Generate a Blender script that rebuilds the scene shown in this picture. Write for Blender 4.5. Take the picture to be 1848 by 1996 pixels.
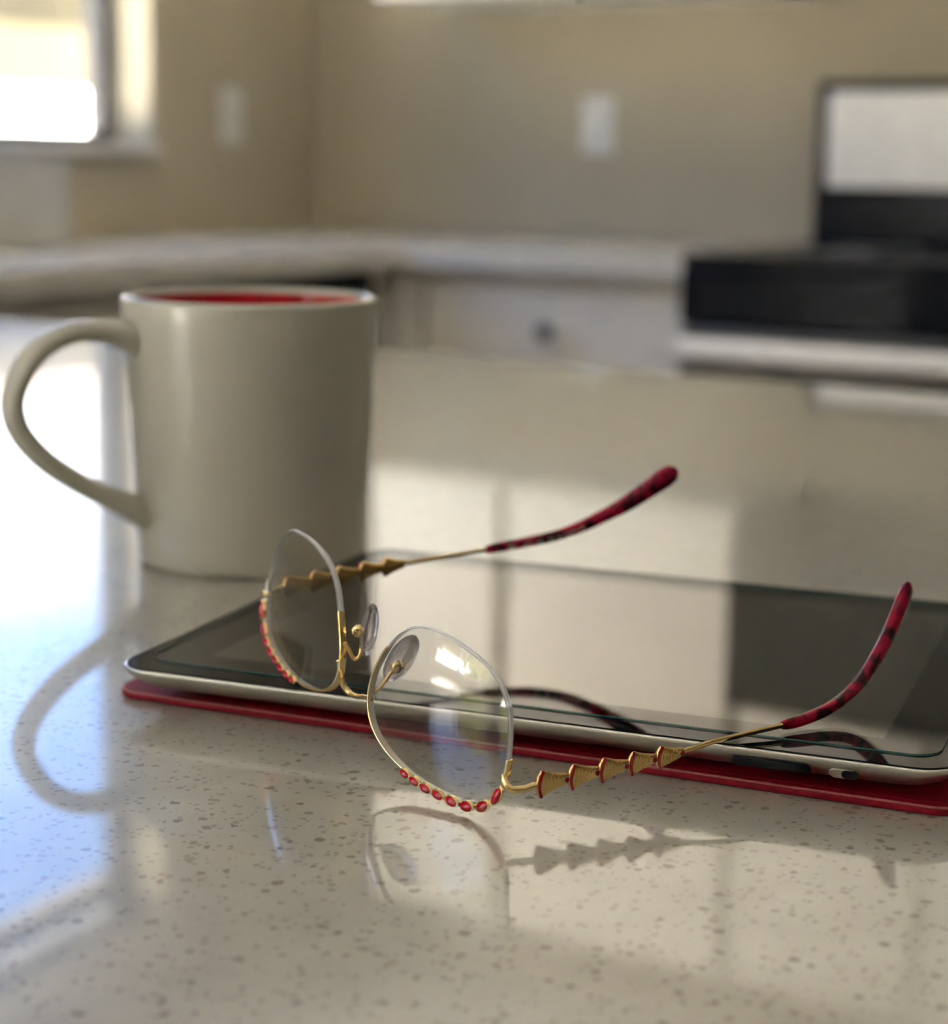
import bpy, bmesh, math, random
from mathutils import Matrix, Vector
import numpy as np

for o in list(bpy.data.objects):
    bpy.data.objects.remove(o, do_unlink=True)
sc = bpy.context.scene
col = sc.collection
random.seed(4)

# ------------------------------------------------------------------ camera
CT = 0.91                      # counter height above the floor
cam_d = bpy.data.cameras.new('camera')
cam = bpy.data.objects.new('camera', cam_d)
col.objects.link(cam)
cam_d.sensor_fit = 'HORIZONTAL'
cam_d.sensor_width = 36.0
cam_d.lens = 36.0 * 3600.0 / 1848.0
cam_d.clip_start = 0.02
cam_d.clip_end = 200
PITCH, ROLL = 0.1878, 0.0144
_c, _s = math.cos(PITCH), math.sin(PITCH)
_up0 = Vector((0, _s, _c)); _x = Vector((1, 0, 0)); _fw = Vector((0, _c, -_s))
_right = _x * math.cos(ROLL) + _up0 * math.sin(ROLL)
_up = _up0 * math.cos(ROLL) - _x * math.sin(ROLL)
_m = Matrix((_right, _up, -_fw)).transposed().to_4x4()
_m.translation = Vector((0, 0, CT + 0.15803))
cam.matrix_world = _m
cam_d.dof.use_dof = True
cam_d.dof.focus_distance = 0.465
cam_d.dof.aperture_fstop = (cam_d.lens / 1000.0) / 0.0066
sc.camera = cam

# ------------------------------------------------------------------ view
sc.view_settings.view_transform = 'Standard'
sc.view_settings.look = 'None'
sc.view_settings.gamma = 1.0
sc.view_settings.use_curve_mapping = False
sc.view_settings.exposure = 1.25
sc.cycles.use_denoising = True
sc.cycles.max_bounces = 9
sc.cycles.diffuse_bounces = 4
sc.cycles.glossy_bounces = 4
sc.cycles.transmission_bounces = 6
sc.cycles.use_adaptive_sampling = True
sc.cycles.adaptive_threshold = 0.025
sc.cycles.transparent_max_bounces = 24

# ------------------------------------------------------------------ sky and sun
world = bpy.data.worlds.new('sky'); sc.world = world
world.use_nodes = True
nt = world.node_tree; nt.nodes.clear()
_o = nt.nodes.new('ShaderNodeOutputWorld'); _b = nt.nodes.new('ShaderNodeBackground')
_tc = nt.nodes.new('ShaderNodeTexCoord'); _sx = nt.nodes.new('ShaderNodeSeparateXYZ')
_r = nt.nodes.new('ShaderNodeValToRGB')
nt.links.new(_tc.outputs['Generated'], _sx.inputs[0]); nt.links.new(_sx.outputs['Z'], _r.inputs[0])
nt.links.new(_r.outputs[0], _b.inputs[0]); nt.links.new(_b.outputs[0], _o.inputs[0])
_e = _r.color_ramp.elements
_e[0].position = 0.0; _e[0].color = (1.0, 0.97, 0.90, 1)
_e[1].position = 1.0; _e[1].color = (0.12, 0.25, 0.58, 1)
for _p, _k in ((0.17, (0.98, 0.99, 1.0, 1)), (0.25, (0.20, 0.38, 0.76, 1)), (0.40, (0.14, 0.30, 0.68, 1))):
    _n = _e.new(_p); _n.color = _k
_b.inputs[1].default_value = 2.5

sun_d = bpy.data.lights.new('sun', 'SUN'); sun_d.energy = 55.0; sun_d.angle = 0.009
sun_d.color = (1.0, 0.93, 0.82)
sun = bpy.data.objects.new('sun', sun_d); col.objects.link(sun)

YAW = math.radians(-30)
E1 = Vector((math.cos(YAW), math.sin(YAW), 0)); N1 = Vector((-math.sin(YAW), math.cos(YAW), 0))
K0 = Vector((-0.375, 4.30, 0))
def kp(s, t, z=0.0):
    """kitchen coordinates: s along the back wall, t out from it, z above the floor"""
    return K0 + E1 * s - N1 * t + Vector((0, 0, z))
# the sun stands high over the house, so it lights the yard but enters no window
sun_dir = (-E1 * 0.55 + N1 * 0.25 + Vector((0, 0, -1.0))).normalized()
sun.rotation_euler = sun_dir.to_track_quat('-Z', 'Y').to_euler()
sun.location = (0, 0, 12)

# ------------------------------------------------------------------ materials
def new_mat(name):
    m = bpy.data.materials.new(name); m.use_nodes = True
    return m, m.node_tree, m.node_tree.nodes['Principled BSDF']
def pbr(name, colr, rough=0.5, metal=0.0, ior=1.5, coat=0.0, trans=0.0, var=0.0, scale=40.0, bump=0.0, bscale=200.0, spec=None):
    m, t, b = new_mat(name)
    b.inputs['Roughness'].default_value = rough
    b.inputs['Metallic'].default_value = metal
    b.inputs['IOR'].default_value = ior
    b.inputs['Coat Weight'].default_value = coat
    b.inputs['Coat Roughness'].default_value = 0.03
    b.inputs['Transmission Weight'].default_value = trans
    b.inputs['Base Color'].default_value = (*colr, 1)
    tc = t.nodes.new('ShaderNodeTexCoord')
    if var:
        n = t.nodes.new('ShaderNodeTexNoise'); n.inputs['Scale'].default_value = scale; n.inputs['Detail'].default_value = 4
        r = t.nodes.new('ShaderNodeValToRGB')
        r.color_ramp.elements[0].position = 0.3; r.color_ramp.elements[1].position = 0.7
        r.color_ramp.elements[0].color = (*[c * (1 - var) for c in colr], 1)
        r.color_ramp.elements[1].color = (*[min(1, c * (1 + var)) for c in colr], 1)
        t.links.new(tc.outputs['Object'], n.inputs['Vector']); t.links.new(n.outputs['Fac'], r.inputs[0]); t.links.new(r.outputs[0], b.inputs['Base Color'])
    if bump:
        n2 = t.nodes.new('ShaderNodeTexNoise'); n2.inputs['Scale'].default_value = bscale; n2.inputs['Detail'].default_value = 3
        bp = t.nodes.new('ShaderNodeBump'); bp.inputs['Strength'].default_value = bump; bp.inputs['Distance'].default_value = 0.001
        t.links.new(tc.outputs['Object'], n2.inputs['Vector']); t.links.new(n2.outputs['Fac'], bp.inputs['Height']); t.links.new(bp.outputs[0], b.inputs['Normal'])
    return m
def clear_glass(name, tint=(1, 1, 1), ior=1.5, rough=0.0):
    """thin clear sheet: light passes straight through, the surface mirrors by Fresnel"""
    m, t, b = new_mat(name)
    t.nodes.remove(b)
    out = t.nodes['Material Output']
    tr = t.nodes.new('ShaderNodeBsdfTransparent'); tr.inputs[0].default_value = (*tint, 1)
    gl = t.nodes.new('ShaderNodeBsdfGlossy'); gl.inputs['Roughness'].default_value = rough
    fr = t.nodes.new('ShaderNodeFresnel')
    # the sheet does not bend light, so its inner faces must not reach total reflection
    ge = t.nodes.new('ShaderNodeNewGeometry'); mr = t.nodes.new('ShaderNodeMapRange')
    mr.inputs['To Min'].default_value = ior; mr.inputs['To Max'].default_value = 1.0 / ior
    t.links.new(ge.outputs['Backfacing'], mr.inputs['Value']); t.links.new(mr.outputs[0], fr.inputs['IOR'])
    mx = t.nodes.new('ShaderNodeMixShader')
    t.links.new(fr.outputs[0], mx.inputs[0]); t.links.new(tr.outputs[0], mx.inputs[1]); t.links.new(gl.outputs[0], mx.inputs[2])
    t.links.new(mx.outputs[0], out.inputs['Surface'])
    return m

def quartz():
    m, t, b = new_mat('speckled quartz')
    tc = t.nodes.new('ShaderNodeTexCoord')
    L = t.links.new
    def math_(op, a, bb):
        n = t.nodes.new('ShaderNodeMath'); n.operation = op
        for i, v in enumerate((a, bb)):
            if isinstance(v, (int, float)): n.inputs[i].default_value = v
            elif v is not None: L(v, n.inputs[i])
        return n.outputs[0]
    warp = t.nodes.new('ShaderNodeTexNoise'); warp.inputs['Scale'].default_value = 420; warp.inputs['Detail'].default_value = 2
    L(tc.outputs['Object'], warp.inputs['Vector'])
    wv = t.nodes.new('ShaderNodeVectorMath'); wv.operation = 'SCALE'; wv.inputs['Scale'].default_value = 0.0022
    L(warp.outputs['Color'], wv.inputs[0])
    av = t.nodes.new('ShaderNodeVectorMath'); av.operation = 'ADD'
    L(tc.outputs['Object'], av.inputs[0]); L(wv.outputs[0], av.inputs[1])
    def specks(scale, keep, rmax):
        v = t.nodes.new('ShaderNodeTexVoronoi'); v.inputs['Scale'].default_value = scale; v.voronoi_dimensions = '2D'
        L(av.outputs[0], v.inputs['Vector'])
        sp = t.nodes.new('ShaderNodeSeparateColor'); L(v.outputs['Color'], sp.inputs[0])
        on = math_('LESS_THAN', sp.outputs[0], keep)
        rad = math_('MULTIPLY', math_('POWER', sp.outputs[1], 1.5), rmax)
        d = math_('SUBTRACT', rad, v.outputs['Distance'])
        k = t.nodes.new('ShaderNodeMapRange'); k.inputs['From Min'].default_value = 0.0; k.inputs['From Max'].default_value = 0.06
        L(d, k.inputs['Value'])
        return math_('MULTIPLY', on, k.outputs[0]), sp.outputs[2]
    s1, c1 = specks(225, 0.36, 0.35)
    s2, c2 = specks(430, 0.55, 0.46)
    n = t.nodes.new('ShaderNodeTexNoise'); n.inputs['Scale'].default_value = 55; n.inputs['Detail'].default_value = 5
    L(tc.outputs['Object'], n.inputs['Vector'])
    base = t.nodes.new('ShaderNodeValToRGB')
    base.color_ramp.elements[0].position = .3; base.color_ramp.elements[0].color = (0.335, 0.325, 0.27, 1)
    base.color_ramp.elements[1].position = .7; base.color_ramp.elements[1].color = (0.39, 0.38, 0.32, 1)
    L(n.outputs['Fac'], base.inputs[0])
    dark = t.nodes.new('ShaderNodeValToRGB')
    dark.color_ramp.elements[0].color = (0.11, 0.09, 0.065, 1); dark.color_ramp.elements[1].color = (0.235, 0.205, 0.155, 1)
    L(c1, dark.inputs[0])
    mx = t.nodes.new('ShaderNodeMix'); mx.data_type = 'RGBA'
    L(s2, mx.inputs['Factor']); L(base.outputs[0], mx.inputs['A']); mx.inputs['B'].default_value = (0.23, 0.205, 0.16, 1)
    mx2 = t.nodes.new('ShaderNodeMix'); mx2.data_type = 'RGBA'
    L(s1, mx2.inputs['Factor']); L(mx.outputs['Result'], mx2.inputs['A']); L(dark.outputs[0], mx2.inputs['B'])
    L(mx2.outputs['Result'], b.inputs['Base Color'])
    b.inputs['Roughness'].default_value = 0.30
    b.inputs['IOR'].default_value = 1.5
    b.inputs['Coat Weight'].default_value = 1.0
    b.inputs['Coat Roughness'].default_value = 0.03
    b.inputs['Coat IOR'].default_value = 1.55
    return m

def acetate():
    m, t, b = new_mat('mottled dark red acetate')
    tc = t.nodes.new('ShaderNodeTexCoord'); n = t.nodes.new('ShaderNodeTexNoise')
    n.inputs['Scale'].default_value = 190; n.inputs['Detail'].default_value = 2; n.inputs['Distortion'].default_value = 0.6
    r = t.nodes.new('ShaderNodeValToRGB')
    r.color_ramp.elements[0].position = .40; r.color_ramp.elements[0].color = (0.035, 0.002, 0.007, 1)
    r.color_ramp.elements[1].position = .55; r.color_ramp.elements[1].color = (0.26, 0.004, 0.026, 1)
    t.links.new(tc.outputs['Object'], n.inputs['Vector']); t.links.new(n.outputs['Fac'], r.inputs[0]); t.links.new(r.outputs[0], b.inputs['Base Color'])
    b.inputs['Roughness'].default_value = .16; b.inputs['IOR'].default_value = 1.38
    return m

M = {}
M['quartz'] = quartz()
M['back_quartz'] = pbr('pale counter quartz', (0.74, 0.71, 0.63), 0.12, var=.06, scale=60)
M['wall'] = pbr('beige wall paint', (0.49, 0.43, 0.30), 0.85, var=.02, scale=6, bump=.05, bscale=400)
M['taupe'] = pbr('low-bounce dark wall paint', (0.17, 0.14, 0.105), 0.85, var=.02, scale=6)  # dark tone given to the unseen walls to cut bounced light
M['white_paint'] = pbr('white trim paint', (0.74, 0.72, 0.67), 0.4, var=.02)
M['cabinet'] = pbr('white cabinet lacquer', (0.90, 0.86, 0.75), 0.35, var=.02)
M['dark_frame'] = pbr('dark bronze window frame', (0.05, 0.048, 0.045), 0.5, var=.05)
M['ceiling'] = pbr('ceiling paint', (0.80, 0.78, 0.74), 0.9, var=.02, scale=5)
M['floor'] = pbr('oak floor', (0.16, 0.10, 0.058), 0.35, var=.2, scale=8)
M['dark_plinth'] = pbr('dark toe kick', (0.05, 0.045, 0.04), 0.6, var=.1)
M['black_enamel'] = pbr('black enamel', (0.003, 0.004, 0.008), 0.22, ior=1.3, var=.1)
M['charcoal'] = pbr('charcoal enamel', (0.065, 0.064, 0.05), 0.25, var=.1)
M['steel'] = pbr('brushed steel', (0.86, 0.84, 0.78), 0.40, metal=.35, var=.05, scale=30)
M['dark_steel'] = pbr('dark grey steel', (0.10, 0.10, 0.105), 0.35, metal=.4, var=.1)
M['plastic'] = pbr('white plastic', (0.78, 0.76, 0.70), 0.4, var=.02)
M['slot'] = pbr('dark slot', (0.03, 0.03, 0.03), 0.6, var=.1)
M['pale_grey'] = pbr('pale grey box', (0.55, 0.54, 0.49), 0.6, var=.05)
M['pane'] = clear_glass('window glass')
M['yard'] = pbr('sunlit pale paving', (0.78, 0.77, 0.74), 0.9, var=.06, scale=1.5)
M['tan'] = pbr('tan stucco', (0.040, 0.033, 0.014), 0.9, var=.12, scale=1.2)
M['garden_white'] = pbr('white garden wall', (0.86, 0.85, 0.83), 0.85, var=.03, scale=2)
M['roof'] = pbr('grey roof shingle', (0.16, 0.13, 0.11), .85, var=.2, scale=9)
M['leaf'] = pbr('yellow green leaves', (0.20, 0.21, 0.035), 0.7, var=.5, scale=2.5)
M['bark'] = pbr('brown bark', (0.12, 0.085, 0.06), 0.9, var=.3, scale=12, bump=.5, bscale=30)
M['china'] = pbr('cream white glazed stoneware', (0.50, 0.48, 0.395), 0.26, coat=.12, var=.015, scale=30)
M['red_glaze'] = pbr('red interior glaze', (0.45, 0.004, 0.012), 0.15, coat=.4, var=.05, scale=30)
M['aluminium'] = pbr('silver aluminium', (0.60, 0.585, 0.52), 0.36, metal=1.0, var=.05, scale=900)
M['screen'] = pbr('black screen glass', (0.012, 0.012, 0.012), 0.02, ior=1.18, var=.05)
M['display'] = pbr('switched off display', (0.030, 0.029, 0.026), 0.015, ior=1.9, var=.05)
M['protector'] = clear_glass('screen protector glass', (1.0, 0.99, 0.975), 1.11)
M['protector_edge'] = pbr('green glass edge', (0.012, 0.075, 0.07), 0.2, var=.1)
M['black_plastic'] = pbr('black plastic', (0.004, 0.004, 0.005), 0.75, var=.1)
M['leather'] = pbr('red leather', (0.21, 0.002, 0.010), 0.5, ior=1.3, var=.18, scale=300, bump=.35, bscale=1500)
M['leather_edge'] = pbr('pink highlight leather edge', (0.34, 0.10, 0.085), 0.4, var=.25, scale=500, bump=.3, bscale=1500)  # highlight along the piping is put into the colour as paler pink
M['gold'] = pbr('polished gold metal', (0.96, 0.72, 0.34), 0.11, metal=1.0, var=.05, scale=800)
M['gold_dark'] = pbr('antique gold relief', (0.84, 0.60, 0.25), 0.17, metal=1.0, var=.12, scale=900)
M['gem'] = pbr('red enamel stone', (0.50, 0.001, 0.012), 0.06, coat=.6, var=.12, scale=900)
M['enamel'] = pbr('dark red enamel', (0.32, 0.004, 0.012), 0.15, coat=.5, var=.1, scale=900)
M['lens'] = clear_glass('spectacle lens', (0.97, 0.975, 0.97), 1.66)
M['acetate'] = acetate()
M['print'] = pbr('white printed lettering', (0.62, 0.55, 0.52), 0.5, var=.05)
def frosted(name, colr, alpha, rough):
    m = pbr(name, colr, rough, var=.04, scale=900)
    m.node_tree.nodes['Principled BSDF'].inputs['Alpha'].default_value = alpha
    return m
M['lens_edge'] = frosted('frosted lens edge', (0.72, 0.74, 0.74), .55, .25)
M['nylon'] = frosted('clear nylon cord', (0.80, 0.81, 0.80), .5, .2)
def pad_mat():
    m, t, b = new_mat('clear silicone')
    b.inputs['Base Color'].default_value = (0.95, 0.93, 1.0, 1)
    b.inputs['Transmission Weight'].default_value = 1.0; b.inputs['IOR'].default_value = 1.45; b.inputs['Roughness'].default_value = .02
    tr = t.nodes.new('ShaderNodeBsdfTransparent'); tr.inputs[0].default_value = (.96, .94, 1, 1)
    mx = t.nodes.new('ShaderNodeMixShader'); mx.inputs[0].default_value = .3
    t.links.new(b.outputs[0], mx.inputs[1]); t.links.new(tr.outputs[0], mx.inputs[2]); t.links.new(mx.outputs[0], t.nodes['Material Output'].inputs['Surface'])
    return m
M['silicone'] = pad_mat()

# ------------------------------------------------------------------ helpers
def tag(o, label=None, cat=None, group=None, kind=None):
    if label: o['label'] = label
    if cat: o['category'] = cat
    if group: o['group'] = group
    if kind: o['kind'] = kind
    return o
def empty(name, loc=(0, 0, 0), rz=0.0, parent=None):
    o = bpy.data.objects.new(name, None); o.empty_display_size = .02
    col.objects.link(o); o.location = loc; o.rotation_euler = (0, 0, rz)
    if parent: o.parent = parent
    return o
class MB:
    def __init__(s): s.v = []; s.f = []
    def add(s, v, f):
        k = len(s.v); s.v += [tuple(float(c) for c in p) for p in v]; s.f += [tuple(i + k for i in q) for q in f]; return s
    def box(s, x0, x1, y0, y1, z0, z1):
        v = [(x, y, z) for z in (z0, z1) for y in (y0, y1) for x in (x0, x1)]
        return s.add(v, [(0, 2, 3, 1), (4, 5, 7, 6), (0, 1, 5, 4), (2, 6, 7, 3), (0, 4, 6, 2), (1, 3, 7, 5)])
    def tube(s, path, ru, rv=None, up=(0, 0, 1), n=10, closed=False, caps=True, square=False):
        P = np.array(path, float); k = len(P)
        ru = np.broadcast_to(np.array(ru, float), (k,)); rv = ru if rv is None else np.broadcast_to(np.array(rv, float), (k,))
        ups = np.array(up, float)
        if ups.ndim == 1: ups = np.tile(ups, (k, 1))
        if closed: T = np.roll(P, -1, 0) - np.roll(P, 1, 0)
        else: T = np.gradient(P, axis=0)
        T /= np.linalg.norm(T, axis=1)[:, None] + 1e-12
        V = []
        for i in range(k):
            U = ups[i] - (ups[i] @ T[i]) * T[i]
            if np.linalg.norm(U) < 1e-6: U = np.cross(T[i], [1, 0, 0.3])
            U /= np.linalg.norm(U); S = np.cross(T[i], U)
            for j in range(n):
                a = 2 * math.pi * (j + .5) / n; ca, sa = math.cos(a), math.sin(a)
                if square:
                    q = max(abs(ca), abs(sa)); ca, sa = ca / q * .5 + ca * .5, sa / q * .5 + sa * .5
                V.append(P[i] + S * ru[i] * ca + U * rv[i] * sa)
        F = []
        for i in range(k if closed else k - 1):
            a, b = i * n, ((i + 1) % k) * n
            for j in range(n): F.append((a + j, a + (j + 1) % n, b + (j + 1) % n, b + j))
        if caps and not closed:
            F.append(tuple(range(n))[::-1]); F.append(tuple(range((k - 1) * n, k * n)))
        return s.add(V, F)
    def loops(s, loops, cap0=True, cap1=True):
        n = len(loops[0]); V = [p for l in loops for p in l]; F = []
        for i in range(len(loops) - 1):
            a, b = i * n, (i + 1) * n
            for j in range(n): F.append((a + j, a + (j + 1) % n, b + (j + 1) % n, b + j))
        if cap0: F.append(tuple(range(n))[::-1])
        if cap1: F.append(tuple(range((len(loops) - 1) * n, len(loops) * n)))
        return s.add(V, F)
    def lathe(s, prof, n=64, c=(0, 0, 0)):
        loops = [[(c[0] + r * math.cos(2 * math.pi * j / n), c[1] + r * math.sin(2 * math.pi * j / n), c[2] + z) for j in range(n)] for r, z in prof]
        return s.loops(loops)
    def ellipsoid(s, c, ax, n=12, m=7, half=False):
        """ax: three vectors (half axes); half keeps only the side of +third axis"""
        c = np.array(c, float); A = [np.array(a, float) for a in ax]
        V = []; F = []
        th = np.linspace(0 if half else -math.pi / 2, math.pi / 2, m)
        for i, t in enumerate(th):
            for j in range(n):
                f = 2 * math.pi * j / n
                r = max(math.cos(t), 1e-3)
                V.append(c + A[0] * r * math.cos(f) + A[1] * r * math.sin(f) + A[2] * math.sin(t))
        for i in range(m - 1):
            for j in range(n): F.append((i * n + j, i * n + (j + 1) % n, (i + 1) * n + (j + 1) % n, (i + 1) * n + j))
        F.append(tuple(range(n))[::-1]); F.append(tuple(range((m - 1) * n, m * n)))
        return s.add(V, F)
    def build(s, name, mat, parent=None, smooth=True, scale=1.0, bevel=0.0, seg=2, sharp=40, loc=None, rz=None):
        me = bpy.data.meshes.new(name)
        me.from_pydata([(x * scale, y * scale, z * scale) for x, y, z in s.v], [], s.f)
        bm = bmesh.new(); bm.from_mesh(me)
        if bevel:
            bmesh.ops.bevel(bm, geom=list(bm.edges), offset=bevel, segments=seg, affect='EDGES', profile=.5)
        bm.normal_update()
        for f_ in bm.faces:                                  # flats stay flat, only the roundings are smooth
            flat = len(f_.verts) > 8 or (bevel and max(abs(c_) for c_ in f_.normal) > .9995)
            f_.smooth = bool(smooth and not flat)
        bmesh.ops.recalc_face_normals(bm, faces=list(bm.faces))
        bm.to_mesh(me); bm.free()
        me.materials.append(mat)
        if smooth:
            fl = [p_.use_smooth for p_ in me.polygons]
            me.set_sharp_from_angle(angle=math.radians(sharp))
            me.polygons.foreach_set('use_smooth', fl)
        o = bpy.data.objects.new(name, me); col.objects.link(o)
        if parent: o.parent = parent
        if loc is not None: o.location = loc
        if rz is not None: o.rotation_euler = (0, 0, rz)
        return o
def rrect(x0, x1, y0, y1, r, z, n=8):
    out = []
    for cx, cy, a0 in ((x1 - r, y1 - r, 0), (x0 + r, y1 - r, 90), (x0 + r, y0 + r, 180), (x1 - r, y0 + r, 270)):
        for i in range(n + 1):
            a = math.radians(a0 + 90 * i / n); out.append((cx + r * math.cos(a), cy + r * math.sin(a), z))
    return out
def spline(pts, n, closed=False):
    """Catmull-Rom, resampled evenly by arc length"""
    P = np.array(pts, float); k = len(P); out = []
    for i in range(k if closed else k - 1):
        if closed: a, b, c, d = P[i - 1], P[i], P[(i + 1) % k], P[(i + 2) % k]
        else: a, b, c, d = P[max(i - 1, 0)], P[i], P[i + 1], P[min(i + 2, k - 1)]
        for t in np.linspace(0, 1, 14, endpoint=False):
            out.append(.5 * (2 * b + (c - a) * t + (2 * a - 5 * b + 4 * c - d) * t * t + (3 * b - a - 3 * c + d) * t ** 3))
    if closed: out.append(out[0])
    else: out.append(P[-1])
    O = np.array(out); L = np.concatenate([[0], np.cumsum(np.linalg.norm(np.diff(O, axis=0), axis=1))])
    q = np.linspace(0, L[-1], n, endpoint=not closed)
    return np.stack([np.interp(q, L, O[:, i]) for i in range(O.shape[1])], 1)

# kitchen frame: an Empty at (s, t, z); its parts are given in s, t, z too
def kthing(name, s, t, z, parent=None):
    o = empty(name, kp(s, t, z), YAW); o['_o'] = (s, t, z); return o
def kmesh(name, boxes, mat, parent=None, bevel=0.0, kind=None, ref=None):
    mb = MB()
    s, t, z = parent['_o'] if parent else (ref or (boxes[0][0], boxes[0][2], boxes[0][4]))
    for (s0, s1, t0, t1, z0, z1) in boxes: mb.box(s0 - s, s1 - s, -(t1 - t), -(t0 - t), z0 - z, z1 - z)
    o = mb.build(name, mat, parent, smooth=bool(bevel), bevel=bevel)
    if not parent: o.location = kp(s, t, z); o.rotation_euler = (0, 0, YAW)
    if kind: o['kind'] = kind
    return o

# ================================================================== the room
RS, RT, RH = 9.0, 9.2, 2.62
kmesh('floor', [(-.15, RS + .15, -.15, RT + .15, -.1, 0)], M['floor'], kind='structure')
kmesh('ceiling', [(-.15, RS + .15, -.15, RT + .15, RH, RH + .12)], M['ceiling'], kind='structure')
kmesh('wall_back', [(-.15, RS + .15, -.15, 0, 0, RH)], M['wall'], kind='structure')
def wall_with_holes(name, axis, pos0, pos1, a0, a1, holes, mat=None):
    """axis 's': wall spans t (a), thickness in s; axis 't': spans s"""
    bx = []
    cur = a0
    for (h0, h1, z0, z1) in sorted(holes):
        bx.append((cur, h0, 0, RH))
        if z0 > 0: bx.append((h0, h1, 0, z0))
        bx.append((h0, h1, z1, RH)); cur = h1
    bx.append((cur, a1, 0, RH))
    out = [(pos0, pos1, b[0], b[1], b[2], b[3]) if axis == 's' else (b[0], b[1], pos0, pos1, b[2], b[3]) for b in bx]
    return kmesh(name, out, mat or M['wall'], kind='structure')
W1 = (0.575, 1.75, CT + .175, CT + 1.50)
W2 = (4.22, 5.60, CT + .04, CT + 1.56)
W3 = (5.90, 8.70, .05, 2.42)
wall_with_holes('wall_left', 's', -.15, 0, 0, RT, [W1, W2, W3])
wall_with_holes('wall_front', 't', RT, RT + .15, 0, RS, [], M['taupe'])
wall_with_holes('wall_right', 's', RS, RS + .15, 0, RT, [], M['taupe'])

def portal(name, cs, ct, cz, w, h, normal):
    d = bpy.data.lights.new(name, 'AREA'); d.shape = 'RECTANGLE'; d.size = w; d.size_y = h
    d.cycles.is_portal = True
    o = bpy.data.objects.new(name, d); col.objects.link(o); o.location = kp(cs, ct, cz)
    z = -normal; x = Vector((0, 0, 1)).cross(z).normalized(); y = z.cross(x)
    mm = Matrix((x, y, z)).transposed().to_4x4(); mm.translation = o.location; o.matrix_world = mm
def side_window(name, wall, hole, divs, rails, casing=0.09, stool=True, f=.045, fm='white_paint'):
    """window in the left/right wall ('l','r') or in the wall behind the camera ('f')"""
    a0, a1, z0, z1 = hole
    base = {'l': (0, a0, z0), 'r': (RS, a0, z0), 'f': (a0, RT, z0)}[wall]
    r = kthing(name, *base); r['kind'] = 'structure'
    def bx(d0, d1, b0, b1, c0, c1):     # d: depth outwards from the room side of the wall
        if wall == 'l': return (-d1, -d0, b0, b1, c0, c1)
        if wall == 'r': return (RS + d0, RS + d1, b0, b1, c0, c1)
        return (b0, b1, RT + d0, RT + d1, c0, c1)
    kmesh('window_frame', [bx(.10, .145, a0, a0 + f, z0, z1), bx(.10, .145, a1 - f, a1, z0, z1), bx(.10, .145, a0 + f, a1 - f, z0, z0 + f), bx(.10, .145, a0 + f, a1 - f, z1 - f, z1)], M[fm], r)
    for d in divs: kmesh('mullion', [bx(.102, .143, d - .025, d + .025, z0 + f, z1 - f)], M[fm], r)
    for q0, q1 in rails: kmesh('head_rail', [bx(.10, .145, a0 + f, a1 - f, q0, q1)], M[fm], r)
    edges = [a0 + f] + [x for d in divs for x in (d - .025, d + .025)] + [a1 - f]
    for i in range(0, len(edges), 2): kmesh('pane', [bx(.120, .124, edges[i], edges[i + 1], z0 + f, z1 - f)], M['pane'], r)
    c = casing
    lo = z0 if stool else 0
    if c:
     kmesh('casing', [bx(-.022, 0, a0 - c, a0, lo, z1 + c)], M['white_paint'], r, bevel=.004)
     kmesh('casing', [bx(-.022, 0, a1, a1 + c, lo, z1 + c)], M['white_paint'], r, bevel=.004)
     kmesh('head_casing', [bx(-.022, 0, a0, a1, z1, z1 + c)], M['white_paint'], r, bevel=.004)
    if stool: kmesh('window_sill', [bx(-.03, .10, a0 - c, a1 + c, z0 - .012, z0 + .008)], M['white_paint'], r, bevel=.004)
    nrm = {'l': E1, 'r': -E1, 'f': N1}[wall]
    w, h = a1 - a0, z1 - z0; cm, cz = (a0 + a1) / 2, (z0 + z1) / 2
    if wall == 'l': portal('daylight_portal', -.16, cm, cz, w, h, nrm)
    elif wall == 'r': portal('daylight_portal', RS + .16, cm, cz, w, h, nrm)
    else: portal('daylight_portal', cm, RT + .16, cz, w, h, nrm)
    return r
side_window('window_1', 'l', W1, [], [(CT + 1.388, CT + 1.440)], casing=0, f=.028, fm='dark_frame')
side_window('window_2', 'l', W2, [4.83], [])
side_window('added_window_3', 'l', W3, [7.3], [], stool=False, f=.06)  # unseen window, added and sized to brighten the back wall

# ------------------------------------------------------------------ outside
o = MB().box(-30, 30, -30, 30, -.1, 0).build('yard_ground', M['yard'], smooth=False); o.location = (0, 0, -.16); o['kind'] = 'structure'
g = kmesh('garden_wall', [(-6.2, -6.0, -9, 13, -.16, 1.40), (-6.24, -5.96, -9, 13, 1.40, 1.48)], M['garden_white'])
tag(g, 'white garden wall outside the window on the left', 'wall')
h = kthing('neighbour_house', -11, -6, -.16)
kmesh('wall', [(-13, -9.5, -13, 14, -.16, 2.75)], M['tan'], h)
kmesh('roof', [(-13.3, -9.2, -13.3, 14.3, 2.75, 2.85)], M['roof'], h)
tag(h, 'tan stucco house seen beyond the window on the left', 'house')

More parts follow.
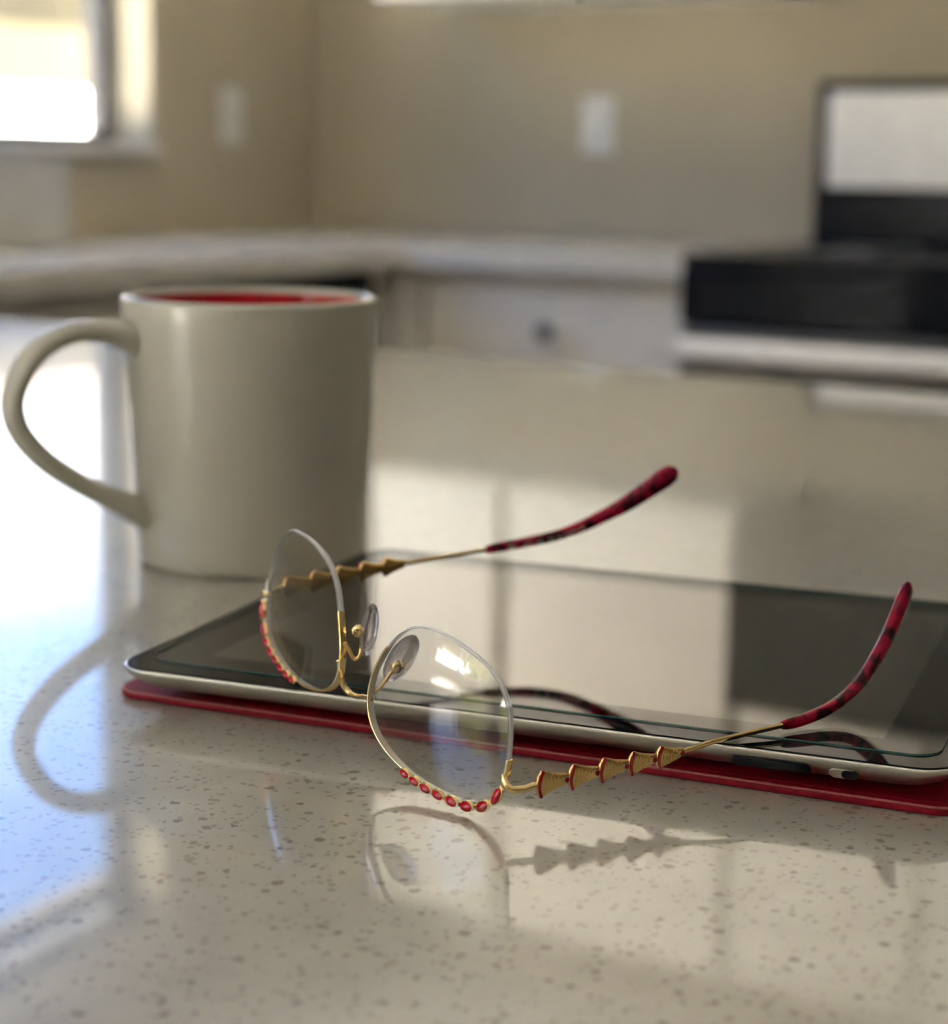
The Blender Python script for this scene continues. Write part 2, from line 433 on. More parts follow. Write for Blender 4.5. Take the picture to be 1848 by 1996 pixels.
def tree(s_, t_, hgt, wid, seed, label):
    rnd = random.Random(seed)
    r = kthing('tree', s_, t_, -.16)
    pth = [(0, 0, 0), (.05, .02, hgt * .25), (-.03, .05, hgt * .5), (.04, -.02, hgt * .72)]
    mb = MB().tube(spline(pth, 12), np.linspace(.13, .05, 12), n=9)
    for k in range(7):
        a = k * 2.4; z = hgt * (.38 + .05 * k); q_ = wid * .6
        mb.tube([(0, 0, z), (q_ * .5 * math.cos(a), q_ * .5 * math.sin(a), z + .3), (q_ * math.cos(a), q_ * math.sin(a), z + .75)], [.05, .035, .015], n=6)
    mb.build('trunk', M['bark'], r)
    mb = MB()
    for k in range(2600):
        while True:
            x, y, z = (rnd.uniform(-1, 1) for _ in range(3))
            if .25 < x * x + y * y + z * z < 1 and rnd.random() < .35 + .65 * (math.sin(4 * x + seed) * math.sin(5 * y) * math.cos(4 * z) > -.1): break
        c = Vector((x * wid, y * wid, hgt * .62 + z * hgt * .38)); n_ = Vector((rnd.gauss(0, 1), rnd.gauss(0, 1), rnd.gauss(.4, 1))).normalized()
        u = n_.orthogonal().normalized(); v = n_.cross(u); l = rnd.uniform(.07, .15)
        mb.add([c - u * l, c + v * l * .5, c + u * l, c - v * l * .5], [(0, 1, 2, 3)])
    mb.build('crown', M['leaf'], r, smooth=False)
    tag(r, label, 'tree', 'trees in the yard'); return r
tree(-4.2, 9.0, 3.6, 1.0, 3, 'yellow green tree in the yard mirrored in the right pane on the lens')
tree(-4.2, 12.6, 4.2, 1.5, 8, 'taller yellow green tree in the yard beyond the mirrored window')

# ================================================================== kitchen
D = .635
zt0, zt1 = CT - .038, CT
def kslab():
    pts = [(0.005, 0.005), (1.205, 0.005), (1.205, D), (D, D), (D, 2.19), (0.005, 2.19)]
    lo = [(s, -t, zt0 - zt1) for s, t in pts]; hi = [(s, -t, 0) for s, t in pts]
    mb = MB().loops([lo, hi]); o = mb.build('kitchen_worktop', M['back_quartz'], smooth=True, bevel=.003); o.location = kp(0, 0, CT); o.rotation_euler = (0, 0, YAW); return o
tag(kslab(), 'pale stone worktop running round the corner behind the mug', 'worktop')
o = kmesh('kitchen_worktop', [(1.985, 4.2, .005, D, zt0, zt1)], M['back_quartz'], bevel=.003); tag(o, 'pale stone worktop on the far side of the black range', 'worktop')

def base_cab(s0, s1, kind_, label):
    r = kthing('base_cabinet', s0, .60, 0)
    kmesh('body', [(s0, s1, .01, .585, .10, zt0 - .001)], M['cabinet'], r)
    kmesh('toe_kick', [(s0, s1, .01, .53, 0, .099)], M['dark_plinth'], r)
    zs = [(.70, zt0 - .03), (.41, .685), (.12, .395)] if kind_ == 'drawers' else [(.70, zt0 - .03), (.12, .685)]
    for i, (z0, z1) in enumerate(zs):
        drawer = kind_ == 'drawers' or i == 0
        rr = kmesh('drawer_front' if drawer else 'cabinet_door', [(s0 + .012, s1 - .012, .586, .606, z0, z1)], M['cabinet'], r, bevel=.002)
        c = (s0 + s1) / 2
        mb = MB(); so, to, zo = r['_o']
        zc = (z0 + z1) / 2 if drawer else z1 - .06
        mb.tube([(c - so, -(.606 - to), zc - zo), (c - so, -(.618 - to), zc - zo), (c - so, -(.622 - to), zc - zo), (c - so, -(.632 - to), zc - zo), (c - so, -(.635 - to), zc - zo)], [.007, .006, .015, .016, .010], n=16)
        kb = mb.build('knob', M['dark_steel'], None); kb.parent = rr
    tag(r, label, 'cabinet', 'white base cabinets'); return r
base_cab(.665, 1.203, 'drawers', 'white base cabinet with a round dark knob beside the black range')
base_cab(1.987, 2.70, 'doors', 'white base cabinet on the far side of the black range')
# corner filler and the run under the window, facing right
r = kthing('corner_cabinet', .02, .6, 0)
kmesh('body', [(.01, .585, .01, .68, .10, zt0 - .001), (.585, .663, .01, .585, .10, zt0 - .001)], M['cabinet'], r)
kmesh('filler_strip', [(.586, .664, .586, .606, .10, zt0 - .002)], M['cabinet'], r)
tag(r, 'white corner base cabinet where the two worktops meet', 'cabinet')
r = kthing('dishwasher', .60, .70, 0)
kmesh('body', [(.02, .585, .687, 1.287, .10, zt0 - .004)], M['dark_steel'], r)
kmesh('door', [(.586, .615, .69, 1.284, .12, zt0 - .075)], M['black_enamel'], r, bevel=.003)
kmesh('control_strip', [(.586, .612, .69, 1.284, zt0 - .07, zt0 - .008)], M['black_enamel'], r, bevel=.003)
kmesh('handle', [(.616, .645, .78, 1.19, .735, .755)], M['black_enamel'], r, bevel=.004)
kmesh('toe_kick', [(.02, .53, .69, 1.284, .0, .099)], M['dark_plinth'], r)
tag(r, 'black dishwasher under the window worktop, behind the mug rim', 'dishwasher')
def left_cab(t0, t1, label):
    r = kthing('base_cabinet', .60, t0, 0)
    kmesh('body', [(.01, .585, t0, t1, .10, zt0 - .001)], M['cabinet'], r)
    kmesh('toe_kick', [(.01, .53, t0, t1, 0, .099)], M['dark_plinth'], r)
    m = (t0 + t1) / 2
    for a, b in ((t0 + .01, m - .003), (m + .003, t1 - .01)):
        d = kmesh('cabinet_door', [(.586, .606, a, b, .12, zt0 - .03)], M['cabinet'], r, bevel=.002)
        so, to, zo = r['_o']
        cc = b - .04 if b < m else a + .04
        kb = MB().tube([(.606 - so, -(cc - to), .78), (.618 - so, -(cc - to), .78), (.632 - so, -(cc - to), .78), (.636 - so, -(cc - to), .78)], [.007, .006, .016, .010], n=16).build('knob', M['dark_steel']); kb.parent = d
    tag(r, label, 'cabinet', 'white base cabinets'); return r
left_cab(1.29, 2.19, 'white sink cabinet beside the black dishwasher under the window')

# range
r = kthing('kitchen_range', 1.21, .66, 0)
kmesh('body', [(1.212, 1.972, .02, .635, .06, CT - .012)], M['dark_steel'], r)
kmesh('cooktop', [(1.210, 1.974, .02, .665, CT - .012, CT + .012)], M['black_enamel'], r, bevel=.004)
kmesh('control_panel', [(1.212, 1.972, .636, .672, CT - .105, CT - .013)], M['black_enamel'], r, bevel=.005)
dr = kmesh('oven_door', [(1.214, 1.970, .636, .668, .26, CT - .110)], M['dark_steel'], r, bevel=.004)
kmesh('door_glass', [(1.33, 1.85, .668, .671, .36, .68)], M['black_enamel'], r)
so, to, zo = r['_o']
hz = CT - .148
mb = MB().tube([(1.235 - so, -(.705 - to), hz), (1.95 - so, -(.705 - to), hz)], .024, n=16)
for x in (1.27, 1.915): mb.tube([(x - so, -(.668 - to), hz), (x - so, -(.70 - to), hz)], .012, n=10)
hd = mb.build('door_handle', M['steel'], None); hd.parent = dr
kmesh('drawer', [(1.214, 1.970, .636, .664, .08, .25)], M['dark_steel'], r, bevel=.004)
bg = kmesh('backguard', [(1.222, 1.962, .02, .075, CT + .0125, CT + .318)], M['black_enamel'], r, bevel=.008)
kmesh('backguard_panel', [(1.250, 1.934, .0755, .082, CT + .118, CT + .298)], M['steel'], r, bevel=.003)
for x, y in ((1.39, .20), (1.39, .48), (1.78, .20), (1.78, .48)):
    b = MB().lathe([(.09, 0), (.092, .0015), (.085, .003), (.02, .003)], 32).build('burner_ring', M['dark_steel'], r)
    b.location = (x - so, -(y - to), CT + .0122)
tag(r, 'black kitchen range with a pale steel backguard panel', 'range')

# microwave over the range
r = kthing('microwave_oven', 1.21, .40, CT + .61)
kmesh('body', [(1.212, 1.972, .004, .385, CT + .61, CT + .868)], M['dark_steel'], r)
kmesh('door', [(1.214, 1.74, .386, .41, CT + .615, CT + .862)], M['charcoal'], r, bevel=.003)
kmesh('keypad', [(1.745, 1.970, .386, .408, CT + .615, CT + .862)], M['charcoal'], r, bevel=.003)
kmesh('handle', [(1.70, 1.72, .411, .44, CT + .65, CT + .83)], M['steel'], r, bevel=.004)
tag(r, 'low black microwave oven hanging above the range', 'microwave')

def upper(s0, s1, z0, z1, n, label):
    r = kthing('wall_cabinet', s0, .35, z0)
    kmesh('body', [(s0, s1, .004, .33, z0, z1)], M['cabinet'], r)
    w = (s1 - s0) / n
    for i in range(n):
        d = kmesh('cabinet_door', [(s0 + i * w + .012, s0 + (i + 1) * w - .012, .331, .351, z0 + .012, z1 - .012)], M['cabinet'], r, bevel=.002)
    tag(r, label, 'cabinet', 'white wall cabinets'); return r
ZU = CT + .475; ZV = CT + 1.42
upper(.38, .695, ZU, ZV, 1, 'narrow white wall cabinet nearest the corner')
upper(.705, 1.205, ZU, ZV, 1, 'white wall cabinet between the narrow one and the microwave')
upper(1.212, 1.972, CT + .875, ZV, 2, 'short white wall cabinet above the microwave')
upper(1.98, 2.75, ZU, ZV, 2, 'white wall cabinet on the far side of the microwave')

# wall outlets
def outlet(wall, a, z, label):
    s, t = (.0, a) if wall == 'l' else (a, 0)
    r = kthing('wall_outlet', s, t, z - .06)
    q = (lambda d0, d1, b0, b1, c0, c1: (d0, d1, b0, b1, c0, c1)) if wall == 'l' else (lambda d0, d1, b0, b1, c0, c1: (b0, b1, d0, d1, c0, c1))
    kmesh('cover_plate', [q(.0005, .006, a - .037, a + .037, z - .058, z + .058)], M['plastic'], r, bevel=.002)
    for dz in (-.022, .022):
        k = kmesh('socket', [q(.0062, .009, a - .017, a + .017, z + dz - .015, z + dz + .015)], M['plastic'], r, bevel=.001)
        sl = kmesh('slots', [q(.0091, .0096, a - .008, a - .005, z + dz - .006, z + dz + .006), q(.0091, .0096, a + .005, a + .008, z + dz - .006, z + dz + .006)], M['slot'], r)
    tag(r, label, 'outlet', 'white wall outlets'); return r
outlet('l', .315, CT + .245, 'white wall outlet on the dim wall between window and corner')
outlet('b', .72, CT + .235, 'white wall outlet on the brighter wall left of the range')

r = kthing('storage_box', .04, 1.04, CT)
kmesh('box', [(.03, .20, 1.04, 1.46, CT + .0005, CT + .135)], M['pale_grey'], r, bevel=.006)
kmesh('lid', [(.026, .204, 1.036, 1.464, CT + .1355, CT + .152)], M['pale_grey'], r, bevel=.004)
tag(r, 'pale grey lidded box on the worktop under the window', 'box')

# ================================================================== island
IY = math.radians(-32)
ic = empty('kitchen_island', (-.0018, 1.5164, 0), IY)
bd = MB().box(-.58, 1.45, -1.0, -.045, .10, CT - .0405).build('body', M['cabinet'], ic, bevel=.003)
MB().box(-.53, 1.4, -.95, -.09, 0, .0995).build('toe_kick', M['dark_plinth'], ic, smooth=False)
for i in range(3):
    x0 = -.57 + i * .675
    d = MB().box(x0, x0 + .655, -.0445, -.025, .13, CT - .07).build('cabinet_door', M['cabinet'], ic, bevel=.002)
    kb = MB().tube([(x0 + .06, -.025, .72), (x0 + .06, -.012, .72), (x0 + .06, .0, .72), (x0 + .06, .004, .72)], [.007, .006, .015, .01], n=12).build('knob', M['dark_steel']); kb.parent = d
tag(ic, 'white kitchen island carrying the speckled counter in the foreground', 'island')
it = MB().box(-.62, 1.5, -1.34, 0, -.04, 0).build('island_countertop', M['quartz'], bevel=.003)
it.location = (-.0018, 1.5164, CT); it.rotation_euler = (0, 0, IY)
tag(it, 'glossy beige quartz countertop with dark specks in the foreground', 'countertop')

# ================================================================== mug
mug = empty('coffee_mug', (-.0893, .7302, CT + .0002))
outer = [(1, 0.6), (42.0, .6), (42.6, 0.0), (44.0, 0.0), (45.0, .8), (45.6, 2.6), (46.0, 8), (46.6, 22), (47.6, 45), (48.8, 72), (49.8, 96), (50.3, 102.5), (50.2, 103.6), (49.5, 104.4), (48.4, 104.7), (47.3, 104.4), (46.6, 103.6), (46.3, 102.4)]
inner = [(46.3, 102.4), (45.8, 96), (44.8, 72), (43.6, 45), (42.6, 22), (42.0, 12), (39.5, 7.5), (34, 6), (1, 5.8)]
MB().lathe([(r_ / 1000, z_ / 1000) for r_, z_ in outer], 96).build('body', M['china'], mug)
ob = mug.children[0]
def drop_caps(o):
    bm = bmesh.new(); bm.from_mesh(o.data)
    big = [f for f in bm.faces if len(f.verts) > 8 and f.calc_center_median().z > .05]
    bmesh.ops.delete(bm, geom=big, context='FACES'); bm.to_mesh(o.data); bm.free()
drop_caps(ob)
ig = MB().lathe([(r_ / 1000, z_ / 1000) for r_, z_ in inner], 96).build('interior', M['red_glaze'], mug); drop_caps(ig)
ig['label'] = 'red glazed inside of the mug'
b = math.radians(31)
hp = spline([(45.5, 86.5), (52, 90.2), (62, 92.6), (74, 92.2), (85.5, 86.6), (93, 77), (96.5, 66.5), (93.8, 55.8), (85, 45), (72.5, 35.6), (59.5, 28.2), (51, 24.2), (45, 21)], 44)
hd3 = np.stack([-hp[:, 0] * math.cos(b), -hp[:, 0] * math.sin(b), hp[:, 1]], 1) / 1000
q = np.linspace(0, 1, 44)
flare = np.exp(-(q / .09) ** 2) + np.exp(-((1 - q) / .09) ** 2)
MB().tube(hd3, .0042 + .0022 * flare, .0068 + .0016 * flare, up=(math.sin(b), -math.cos(b), 0), n=20).build('handle', M['china'], mug)
tag(mug, 'cream white coffee mug with a red inside, on the counter', 'mug')

# ================================================================== tablet and its cover
TA = -.3678
cov = empty('tablet_cover', (-.1055, .518, CT), TA)
def covpt(l): # slight turn of the cover under the tablet
    a = math.radians(-1.6); ca, sa = math.cos(a), math.sin(a)
    return [(-5.5 + x * ca - y * sa, 9.2 + x * sa + y * ca, z) for x, y, z in l]
cl = []
for ins, z in ((1.0, 0.05), (.3, .3), (0, .9), (0, 1.7), (.35, 2.2), (1.0, 2.4), (2.2, 2.45)):
    cl.append(covpt(rrect(ins, 249 - ins, ins, 188 - ins, 9 - ins * .6, z, 10)))
MB().loops(cl).build('panel', M['leather'], cov, scale=.001)
pp = covpt(rrect(.45, 248.55, .45, 187.55, 8.7, 2.25, 12))
MB().tube(pp, .38, .34, n=8, closed=True).build('edge_piping', M['leather_edge'], cov, scale=.001)
pp = covpt(rrect(3.6, 245.4, 3.6, 184.4, 7, 2.42, 12))
MB().tube(pp, .35, .16, n=8, closed=True).build('stitch_ridge', M['leather'], cov, scale=.001)
tag(cov, 'red leather cover lying under the silver tablet', 'tablet cover')

tab = empty('tablet', (-.1055, .518, CT + .0026), TA)
TL, TW, Z0 = 241.2, 185.7, 2.6
def tl(ins, z, r=None, n=12): return rrect(ins, TL - ins, ins, TW - ins, max((r or 11.5) - ins * .45, 2), z - Z0, n)
MB().loops([tl(*p) for p in ((26, 2.62), (19, 2.85), (14, 3.6), (10, 4.7), (6.8, 5.9), (4.2, 7.3), (2.2, 8.7), (.85, 10.1), (.2, 11.1), (0, 11.75), (.12, 12.05), (.5, 12.2), (1.0, 12.2))]).build('back_shell', M['aluminium'], tab, scale=.001)
MB().loops([tl(.9, 12.0, 11), tl(.9, 12.45, 11), tl(1.15, 12.6, 11)]).build('front_glass', M['screen'], tab, scale=.001)
MB().loops([rrect(21.5, 219.5, 21.5, 166, .4, 12.61 - Z0, 2), rrect(21.5, 219.5, 21.5, 166, .4, 12.63 - Z0, 2)]).build('display', M['display'], tab, scale=.001, smooth=False)
pr0, pr1 = 7.6, 10.2
pl = [rrect(6.5 + i, 234.7 - i, pr1 + i, TW - 7.5 - i, 7.5 - i, z - Z0, 10) for i, z in ((0, 12.66), (0, 12.98), (.12, 13.05))]
MB().loops(pl).build('screen_protector', M['protector'], tab, scale=.001)
pe = rrect(6.4, 234.8, pr1 - .1, TW - 7.4, 7.6, 12.86 - Z0, 12)
pe_o = MB().tube(pe, .08, .19, n=6, closed=True).build('protector_edge', M['protector_edge'], tab, scale=.001)
pe_o['label'] = 'thin green edge of the glass screen protector'
def pill(x0, x1, zc, h, depth, yin, n=8):
    r_ = h / 2; out = []
    for cx, a0 in ((x1 - r_, -90), (x0 + r_, 90)):
        for i in range(n + 1):
            a = math.radians(a0 + 180 * i / n); out.append((cx + r_ * math.cos(a), r_ * math.sin(a)))
    # lies on the sloping side: lean outwards at the top
    lp = []
    for d in (0, depth, depth + .15):
        sh = .0 if d <= depth else .2
        l = []
        for x, zz in out:
            k = 1 - sh / r_
            xm = (x0 + x1) / 2
            l.append((xm + (x - xm) * (1 - sh / ((x1 - x0) / 2)), yin - d - (zz * k) * .62, zc - Z0 + zz * k))
        lp.append(l)
    return lp
MB().loops(pill(184.0, 204.5, 8.2, 2.9, .55, 2.2)).build('volume_rocker', M['black_plastic'], tab, scale=.001)
MB().loops(pill(209.0, 216.2, 8.2, 2.9, .45, 2.2)).build('switch_recess', M['aluminium'], tab, scale=.001)
MB().loops(pill(212.2, 216.4, 8.2, 2.7, .75, 2.2)).build('mute_switch', M['black_plastic'], tab, scale=.001)
hb = MB().tube([(11 + 5.3 * math.cos(a), 93 + 5.3 * math.sin(a), 12.61 - Z0) for a in np.linspace(0, 2 * math.pi, 40, endpoint=False)], .25, .06, n=6, closed=True).build('home_button', M['black_plastic'], tab, scale=.001)
tag(tab, 'silver tablet with a black screen lying on the red cover', 'tablet')

# ================================================================== eyeglasses
gl = empty('eyeglasses')
_R = Matrix(((0.5561446, 0.8302026, 0.0382993), (-0.8135451, 0.5532465, -0.1790605), (-0.1698455, 0.0684254, 0.9830923)))
_gm = _R.to_4x4(); _gm.translation = Vector((-.031678, .472679, CT + .019163))
gl.matrix_world = _gm
S_ = .001
WR, PT = .11848, .16281            # wrap of each lens, and its lean
RC, S0 = 106.0, 3.0               # lens curve
def surf(u, v): return -S0 + ((u - 27) ** 2 + (v - 8) ** 2) / (2 * RC)
def LP(s, u, v, w):
    y0 = v * math.sin(PT) + w * math.cos(PT)
    return (s * (8.5 + math.cos(WR) * u - math.sin(WR) * y0), math.sin(WR) * u + math.cos(WR) * y0, v * math.cos(PT) - w * math.sin(PT))
OUTLINE = [(-.4, 3.7), (.2, 8.0), (1.6, 12.0), (3.4, 15.7), (5.3, 19.1), (7.5, 22.1), (10.3, 24.7), (13.5, 26.6), (16.9, 27.9), (20.3, 28.6), (23.7, 29.0), (27.0, 29.1), (30.3, 29.0), (33.7, 28.6), (37.2, 28.1), (40.9, 27.2), (44.6, 25.6), (47.8, 23.1), (50.3, 19.9), (51.9, 16.1), (52.8, 12.1), (53.3, 8.0), (53.4, 3.8), (52.6, -.3), (50.6, -4.0), (47.1, -6.7), (42.8, -8.1), (38.7, -8.7), (32.3, -9.2), (27.0, -9.4), (21.4, -9.2), (15.4, -8.5), (11.3, -7.7), (7.1, -6.3), (3.2, -4.1), (.5, -.6)]
sidename = {1: 'near', -1: 'far'}
NL = 180
for s in (1, -1):
    ol = spline(OUTLINE, NL, True)
    for _ in range(2): ol = .25 * np.roll(ol, 1, 0) + .5 * ol + .25 * np.roll(ol, -1, 0)
    tg = np.roll(ol, -1, 0) - np.roll(ol, 1, 0); tg /= np.linalg.norm(tg, axis=1)[:, None]
    nr = np.stack([-tg[:, 1], tg[:, 0]], 1)          # outwards (outline runs clockwise)
    cen = ol.mean(0)
    if ((ol - cen) * nr).sum() < 0: nr = -nr
    TH = 1.0
    # lens: front, back
    mb = MB(); rings = [1, .9, .75, .55, .35, .15]
    for side_w in (-TH, TH):
        V = []; F = []
        for k in rings:
            for p_ in ol:
                u, v = cen + (p_ - cen) * k; V.append(LP(s, u, v, surf(u, v) + side_w * .98))
        V.append(LP(s, cen[0], cen[1], surf(*cen) + side_w * .98))
        for i in range(len(rings) - 1):
            for j in range(NL): F.append((i * NL + j, i * NL + (j + 1) % NL, (i + 1) * NL + (j + 1) % NL, (i + 1) * NL + j))
        c = len(V) - 1; b0 = (len(rings) - 1) * NL
        for j in range(NL): F.append((b0 + j, b0 + (j + 1) % NL, c))
        mb.add(V, F)
    lens = mb.build('lens', M['lens'], gl, scale=S_)
    lens['label'] = 'clear ' + sidename[s] + ' lens'
    # ground edge of the lens
    lo = [LP(s, p_[0], p_[1], surf(*p_) - TH) for p_ in ol]; hi = [LP(s, p_[0], p_[1], surf(*p_) + TH) for p_ in ol]
    MB().loops([lo, hi], False, False).build('lens_edge', M['lens_edge'], lens, scale=S_)
    # gold arc and nylon arc
    ia = int(np.argmin(np.linalg.norm(ol - np.array((53.3, 7.6)), axis=1)))
    ib = int(np.argmin(np.linalg.norm(ol - np.array((4.6, 17.9)), axis=1)))
    idx = [(ia + k) % NL for k in range(((ib - ia) % NL) + 1)]
    idn = [(ib + k) % NL for k in range(((ia - ib) % NL) + 1)]
    back = np.array(LP(s, 0, 0, 1)) - np.array(LP(s, 0, 0, 0))
    path = [LP(s, *(ol[i] + nr[i] * .35), surf(*ol[i])) for i in idx]
    rim = MB().tube(path, .30, 1.05, up=back, n=12, square=True).build('rim', M['gold'], gl, scale=S_)
    rim['label'] = 'gold half rim of the ' + sidename[s] + ' lens'
    path = [LP(s, *(ol[i] + nr[i] * .15), surf(*ol[i])) for i in idn]
    MB().tube(path, .33, .45, up=back, n=8).build('nylon_cord', M['nylon'], lens, scale=S_)
    # row of red stones along the lower outer rim
    ig0 = int(np.argmin(np.linalg.norm(ol - np.array((52.9, .6)), axis=1)))
    ig1 = int(np.argmin(np.linalg.norm(ol - np.array((19.6, -9.1)), axis=1)))
    arc = [(ig0 + k) % NL for k in range(((ig1 - ig0) % NL) + 1)]
    ap = ol[arc]; al = np.concatenate([[0], np.cumsum(np.linalg.norm(np.diff(ap, axis=0), axis=1))])
    ln = np.array([5.9, 5.2, 5.2, 5.0, 4.8, 4.7, 4.4, 4.0]); ln = ln / ln.sum() * al[-1]
    pos = np.cumsum(ln) - ln / 2
    for k in range(8):
        u = np.interp(pos[k], al, ap[:, 0]); v = np.interp(pos[k], al, ap[:, 1])
        i = arc[int(np.argmin(abs(al - pos[k])))]
        hgt = 1.45 - .06 * k
        cu, cv = np.array((u, v)) + nr[i] * (hgt * .62)
        C0 = np.array(LP(s, cu, cv, surf(u, v) - 1.0))
        T3 = np.array(LP(s, *tg[i], 0)) - np.array(LP(s, 0, 0, 0)); N3 = np.array(LP(s, *nr[i], 0)) - np.array(LP(s, 0, 0, 0))
        F3 = -back + N3 * .25; F3 /= np.linalg.norm(F3)
        hl = ln[k] / 2
        mb = MB().ellipsoid(C0 + F3 * .1, (T3 * hl * .90, N3 * hgt * .84, F3 * 1.0), n=16, m=6, half=True)
        mb.build('stone', M['gem'], rim, scale=S_)
        ring = [C0 + T3 * (hl * .97) * math.cos(a) * (1 + .03 * math.cos(a)) + N3 * hgt * .96 * math.sin(a) for a in np.linspace(0, 2 * math.pi, 22, endpoint=False)]
        mb = MB().tube(ring, .20, .50, up=F3, n=8, closed=True)
        mb.ellipsoid(C0 - F3 * .35, (T3 * hl * .93, N3 * hgt * .95, F3 * .45), n=16, m=5)
        mb.tube([C0 - T3 * hl * 1.0 - N3 * hgt * .5 + F3 * .1, C0 - T3 * hl * 1.0 + N3 * hgt * .5 + F3 * .1], .26, n=6)
        mb.build('stone_setting', M['gold'], rim, scale=S_)
    # pad arm, pad box and pad
    if s == -1:
        pc, ax = (-6, 8.3, 13.8), ((-.3, .9, 7.4), (-1.2, 3.0, 0), (1.8, .7, 0))
        arm = [(-8.2, 2.2, 10.4), (-7.6, 3.0, 8.6), (-7.0, 4.0, 6.2), (-6.6, 5.0, 5.7), (-6.4, 6.0, 7.0), (-6.9, 6.6, 9.6), (-7.3, 6.6, 12.4), (-7.0, 5.8, 13.7)]
        bx_ = (-6.9, 5.4, 13.7)
    else:
        pc, ax = (6.3, 11.0, 10.0), ((.4, 4.0, 6.0), (1.2, 2.8, -2.0), (-1.7, .8, -.4))
        arm = [(8.6, 1.6, 3.4), (8.3, 3.2, 3.9), (7.6, 5.4, 5.2), (7.1, 7.2, 6.8), (6.9, 8.9, 8.0), (6.6, 9.6, 8.4)]
        bx_ = (6.9, 9.4, 8.3)
    pad = MB().ellipsoid(pc, ax, n=28, m=15).build('nose_pad', M['silicone'], gl, scale=S_)
    pad['label'] = 'clear nose pad of the ' + sidename[s] + ' lens'
    MB().tube(spline(arm, 30), .55, n=10).build('pad_arm', M['gold'], gl, scale=S_)
    A0 = np.array(ax[2]); A0 = A0 / np.linalg.norm(A0)
    mb = MB().ellipsoid(np.array(bx_), (A0 * 1.5, (0, 1.7, 0), (0, 0, 1.9)), n=14, m=8)
    mb.tube([np.array(bx_) - np.array((0, 1.5, 0)), np.array(bx_) + np.array((0, 1.5, 0))], .95, n=10)
    mb.build('pad_box', M['gold'], pad, scale=S_)
    # end piece at the hinge
    HP = np.array(LP(s, 54.5, 1.957, surf(54.5, 1.957)))
    Sp = HP + np.array((s * 2.0, .633, 0))
    sp, tpz = (.0981 if s == 1 else .0262), -.01214
    Dr = np.array((s * math.sin(sp), math.cos(sp) * math.cos(tpz), math.cos(sp) * math.sin(tpz)))
    bow = [(0, 46, 57, 80, 110, 140), (-1.2, -.5, .8, 1.35, .8, 0) if s == 1 else (.6, .3, 0, -.8, -.5, 0)]
    def TP(a, z=0.0, w=0.0): return Sp + Dr * a + np.array((-s * w, 0, z + np.interp(a, *bow)))
    zr = np.interp(4, *bow)
    ep = [HP + np.array((-s * 1.6, -.4, 1.2)), HP + np.array((-s * .2, -.9, .2)), HP + np.array((s * 1.4, -.2, zr * .8 - .2)), TP(2.4, -.35), TP(4.2, -.1), TP(6.6)]
    MB().tube(spline(ep, 26), np.linspace(.95, .85, 26), np.linspace(1.0, .9, 26), n=10).build('end_piece', M['gold'], gl, scale=S_)
    tem = MB().tube([TP(a) for a in np.linspace(46.5, 85, 30)], .55, .78, n=10).build('temple', M['gold'], gl, scale=S_)
    tem['label'] = 'gold ' + sidename[s] + ' temple arm with trumpet shaped ornaments'
    starts = [5.6, 14.6, 23.3, 31.9, 40.2, 48.4]
    hts = [3.75, 3.6, 3.5, 3.35, 3.2]
    fr_ = [0, .03, .08, .13, .20, .30, .42, .56, .72, .88, 1.0]
    hh_ = [.22, .55, .82, .96, 1.0, .90, .78, .66, .55, .46, .40]
    for k in range(5):
        a0, a1 = starts[k], starts[k + 1]; L_ = a1 - a0; h0 = hts[k]
        mb = MB()
        pth = [TP(a0 + L_ * f) for f in fr_]
        mb.tube(pth, [.95 - .25 * f for f in fr_], [h0 * q_ for q_ in hh_], n=20)
        for f in (.27, .39, .51, .63, .75):
            hf = h0 * np.interp(f, fr_, hh_) * .80; tf = .95 - .25 * f
            for sd in (1, -1):
                rp = [TP(a0 + L_ * (f - .05 * (1 - (y / hf) ** 2)), y, -sd * tf * math.sqrt(max(1 - (y / (hf * 1.25)) ** 2, .05)) * 1.0) for y in np.linspace(-hf, hf, 9)]
                mb.tube(rp, .25, n=6)
        mb.build('temple_ornament', M['gold_dark'], tem, scale=S_)
        eb = MB()
        eb.tube([TP(a0 + L_ * (.20 - .15 * (1 - (y / h0) ** 2)), y, -(.98 * math.sqrt(max(1 - (y / (h0 * 1.02)) ** 2, 0)) + .03)) for y in np.linspace(-h0 * .99, h0 * .99, 15)], .16, .46, up=Dr, n=8)
        eb.build('enamel_band', M['enamel'], tem, scale=S_)
        cdot = TP(a0 + L_ * .93, 0, -.78)
        MB().ellipsoid(cdot, (Dr * .62, (0, 0, .75), (s * .30, 0, 0)), n=12, m=6).build('enamel_dot', M['enamel'], tem, scale=S_)
    # temple tip
    ctrl = [(79.5, 0, 0), (87, .2, .6), (96, .8, 2.3), (104.5, 2.2, 4.8), (112, 4.8, 7.6), (119, 8.6, 10.8), (125.5, 12.9, 14.1), (132, 18.5, 17.8), (138.6, 24.8, 21.7)]
    cp = spline([TP(*c_) for c_ in ctrl], 60)
    q = np.linspace(0, 1, 60)
    rz_ = np.interp(q, [0, .02, .06, .4, .6, .8, .93, .97, .99, 1], [1.15, 1.5, 1.62, 1.85, 2.25, 2.95, 3.45, 3.05, 2.2, .6])
    rw_ = np.interp(q, [0, .02, .06, .5, .9, .97, 1], [1.0, 1.3, 1.5, 1.75, 2.1, 1.75, .6])
    tip = MB().tube(cp, rw_, rz_, n=16).build('temple_tip', M['acetate'], gl, scale=S_)
    tip['label'] = 'mottled dark red tip of the ' + sidename[s] + ' temple arm'
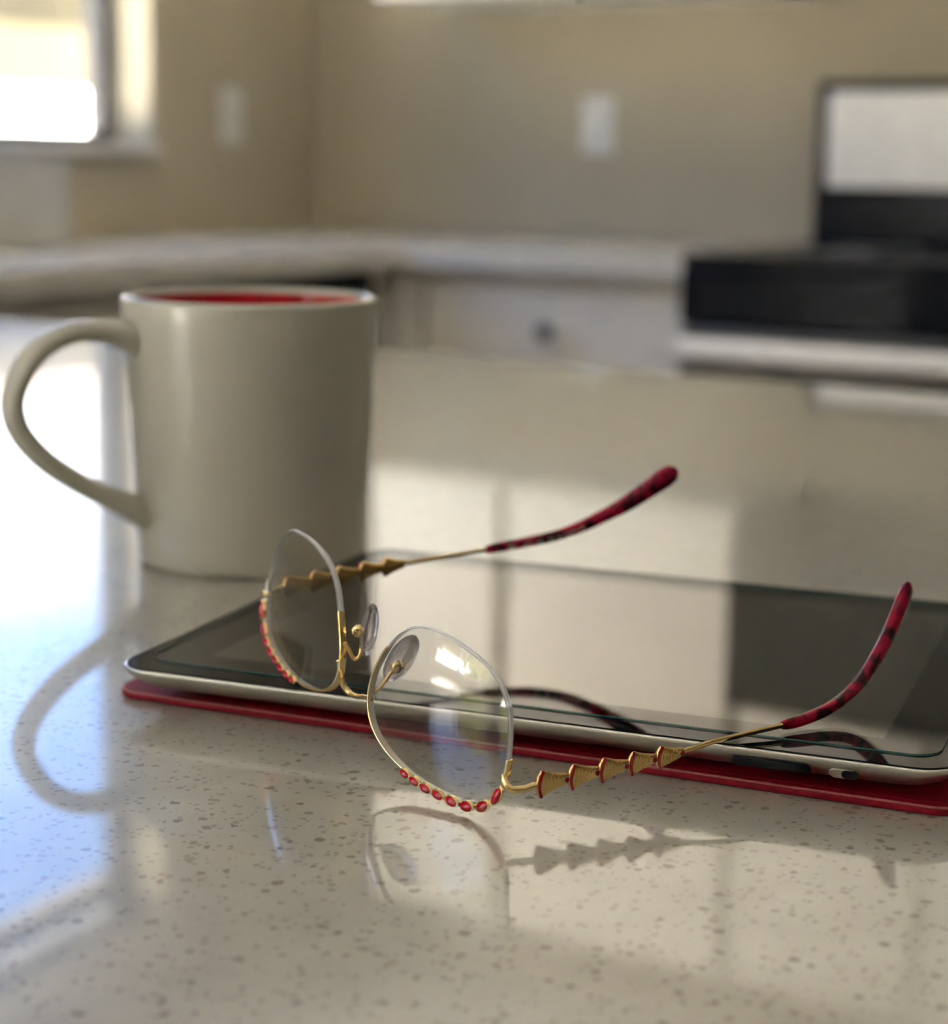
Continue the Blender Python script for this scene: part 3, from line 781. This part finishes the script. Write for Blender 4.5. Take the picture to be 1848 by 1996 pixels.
    if s == -1:
        # size print on the inside of the far tip, upside down as the glasses lie
        cu = bpy.data.curves.new('t', 'FONT'); cu.body = 'BY2001R S2  54   17  140'; cu.size = 1.75; cu.fill_mode = 'FRONT'
        to = bpy.data.objects.new('t', cu); col.objects.link(to)
        me = bpy.data.meshes.new_from_object(to); bpy.data.objects.remove(to)
        V = [tuple(v_.co) for v_ in me.vertices]; Fc = [tuple(p_.vertices) for p_ in me.polygons]
        xm = max(v_[0] for v_ in V)
        Lc = np.concatenate([[0], np.cumsum(np.linalg.norm(np.diff(cp, axis=0), axis=1))])
        Tn = np.gradient(cp, axis=0); Tn /= np.linalg.norm(Tn, axis=1)[:, None]
        def onrip(x, y):
            d_ = 34.5 - x * (27.0 / xm); y = y - .62
            c_ = np.array([np.interp(d_, Lc, cp[:, i]) for i in range(3)]); t_ = np.array([np.interp(d_, Lc, Tn[:, i]) for i in range(3)])
            U = np.array((0, 0, 1.0)); U = U - (U @ t_) * t_; U /= np.linalg.norm(U); Sd = np.cross(t_, U)
            if Sd[0] < 0: Sd = -Sd           # towards the other temple
            rr_ = np.interp(d_ / Lc[-1], q, rz_); rw2 = np.interp(d_ / Lc[-1], q, rw_)
            return c_ - U * y + Sd * (rw2 * math.sqrt(max(1 - (y / rr_) ** 2, .1)) + .06)
        mb = MB().add([onrip(v_[0], v_[1]) for v_ in V], Fc)
        # the small lens box sign between the two sizes
        bxx = xm * .715
        for (x0, x1, y0, y1) in ((bxx - .75, bxx + .75, 0, .16), (bxx - .75, bxx + .75, 1.06, 1.22), (bxx - .75, bxx - .6, 0, 1.22), (bxx + .6, bxx + .75, 0, 1.22)):
            mb.add([onrip(x0, y0), onrip(x1, y0), onrip(x1, y1), onrip(x0, y1)], [(0, 1, 2, 3)])
        mb.build('lettering', M['print'], tip, scale=S_, smooth=False)
br = spline([(-9.2, 1.0, 5.0), (-8.9, 1.3, 1.9), (-8.0, 2.0, -2.0), (-6.0, 2.8, -3.6), (-3, 2.8, -3.1), (0, 2.2, -1.9), (4, 1.3, 0.0), (8.2, .8, 1.5)], 40)
MB().tube(br, np.interp(np.linspace(0, 1, 40), [0, .15, .5, .9, 1], [.55, .8, .85, .75, .85]), n=12).build('bridge', M['gold'], gl, scale=S_)
tag(gl, 'gold half-rim eyeglasses with red stones lying upside down on the tablet', 'eyeglasses')
for o in bpy.data.objects:
    if '_o' in o: del o['_o']
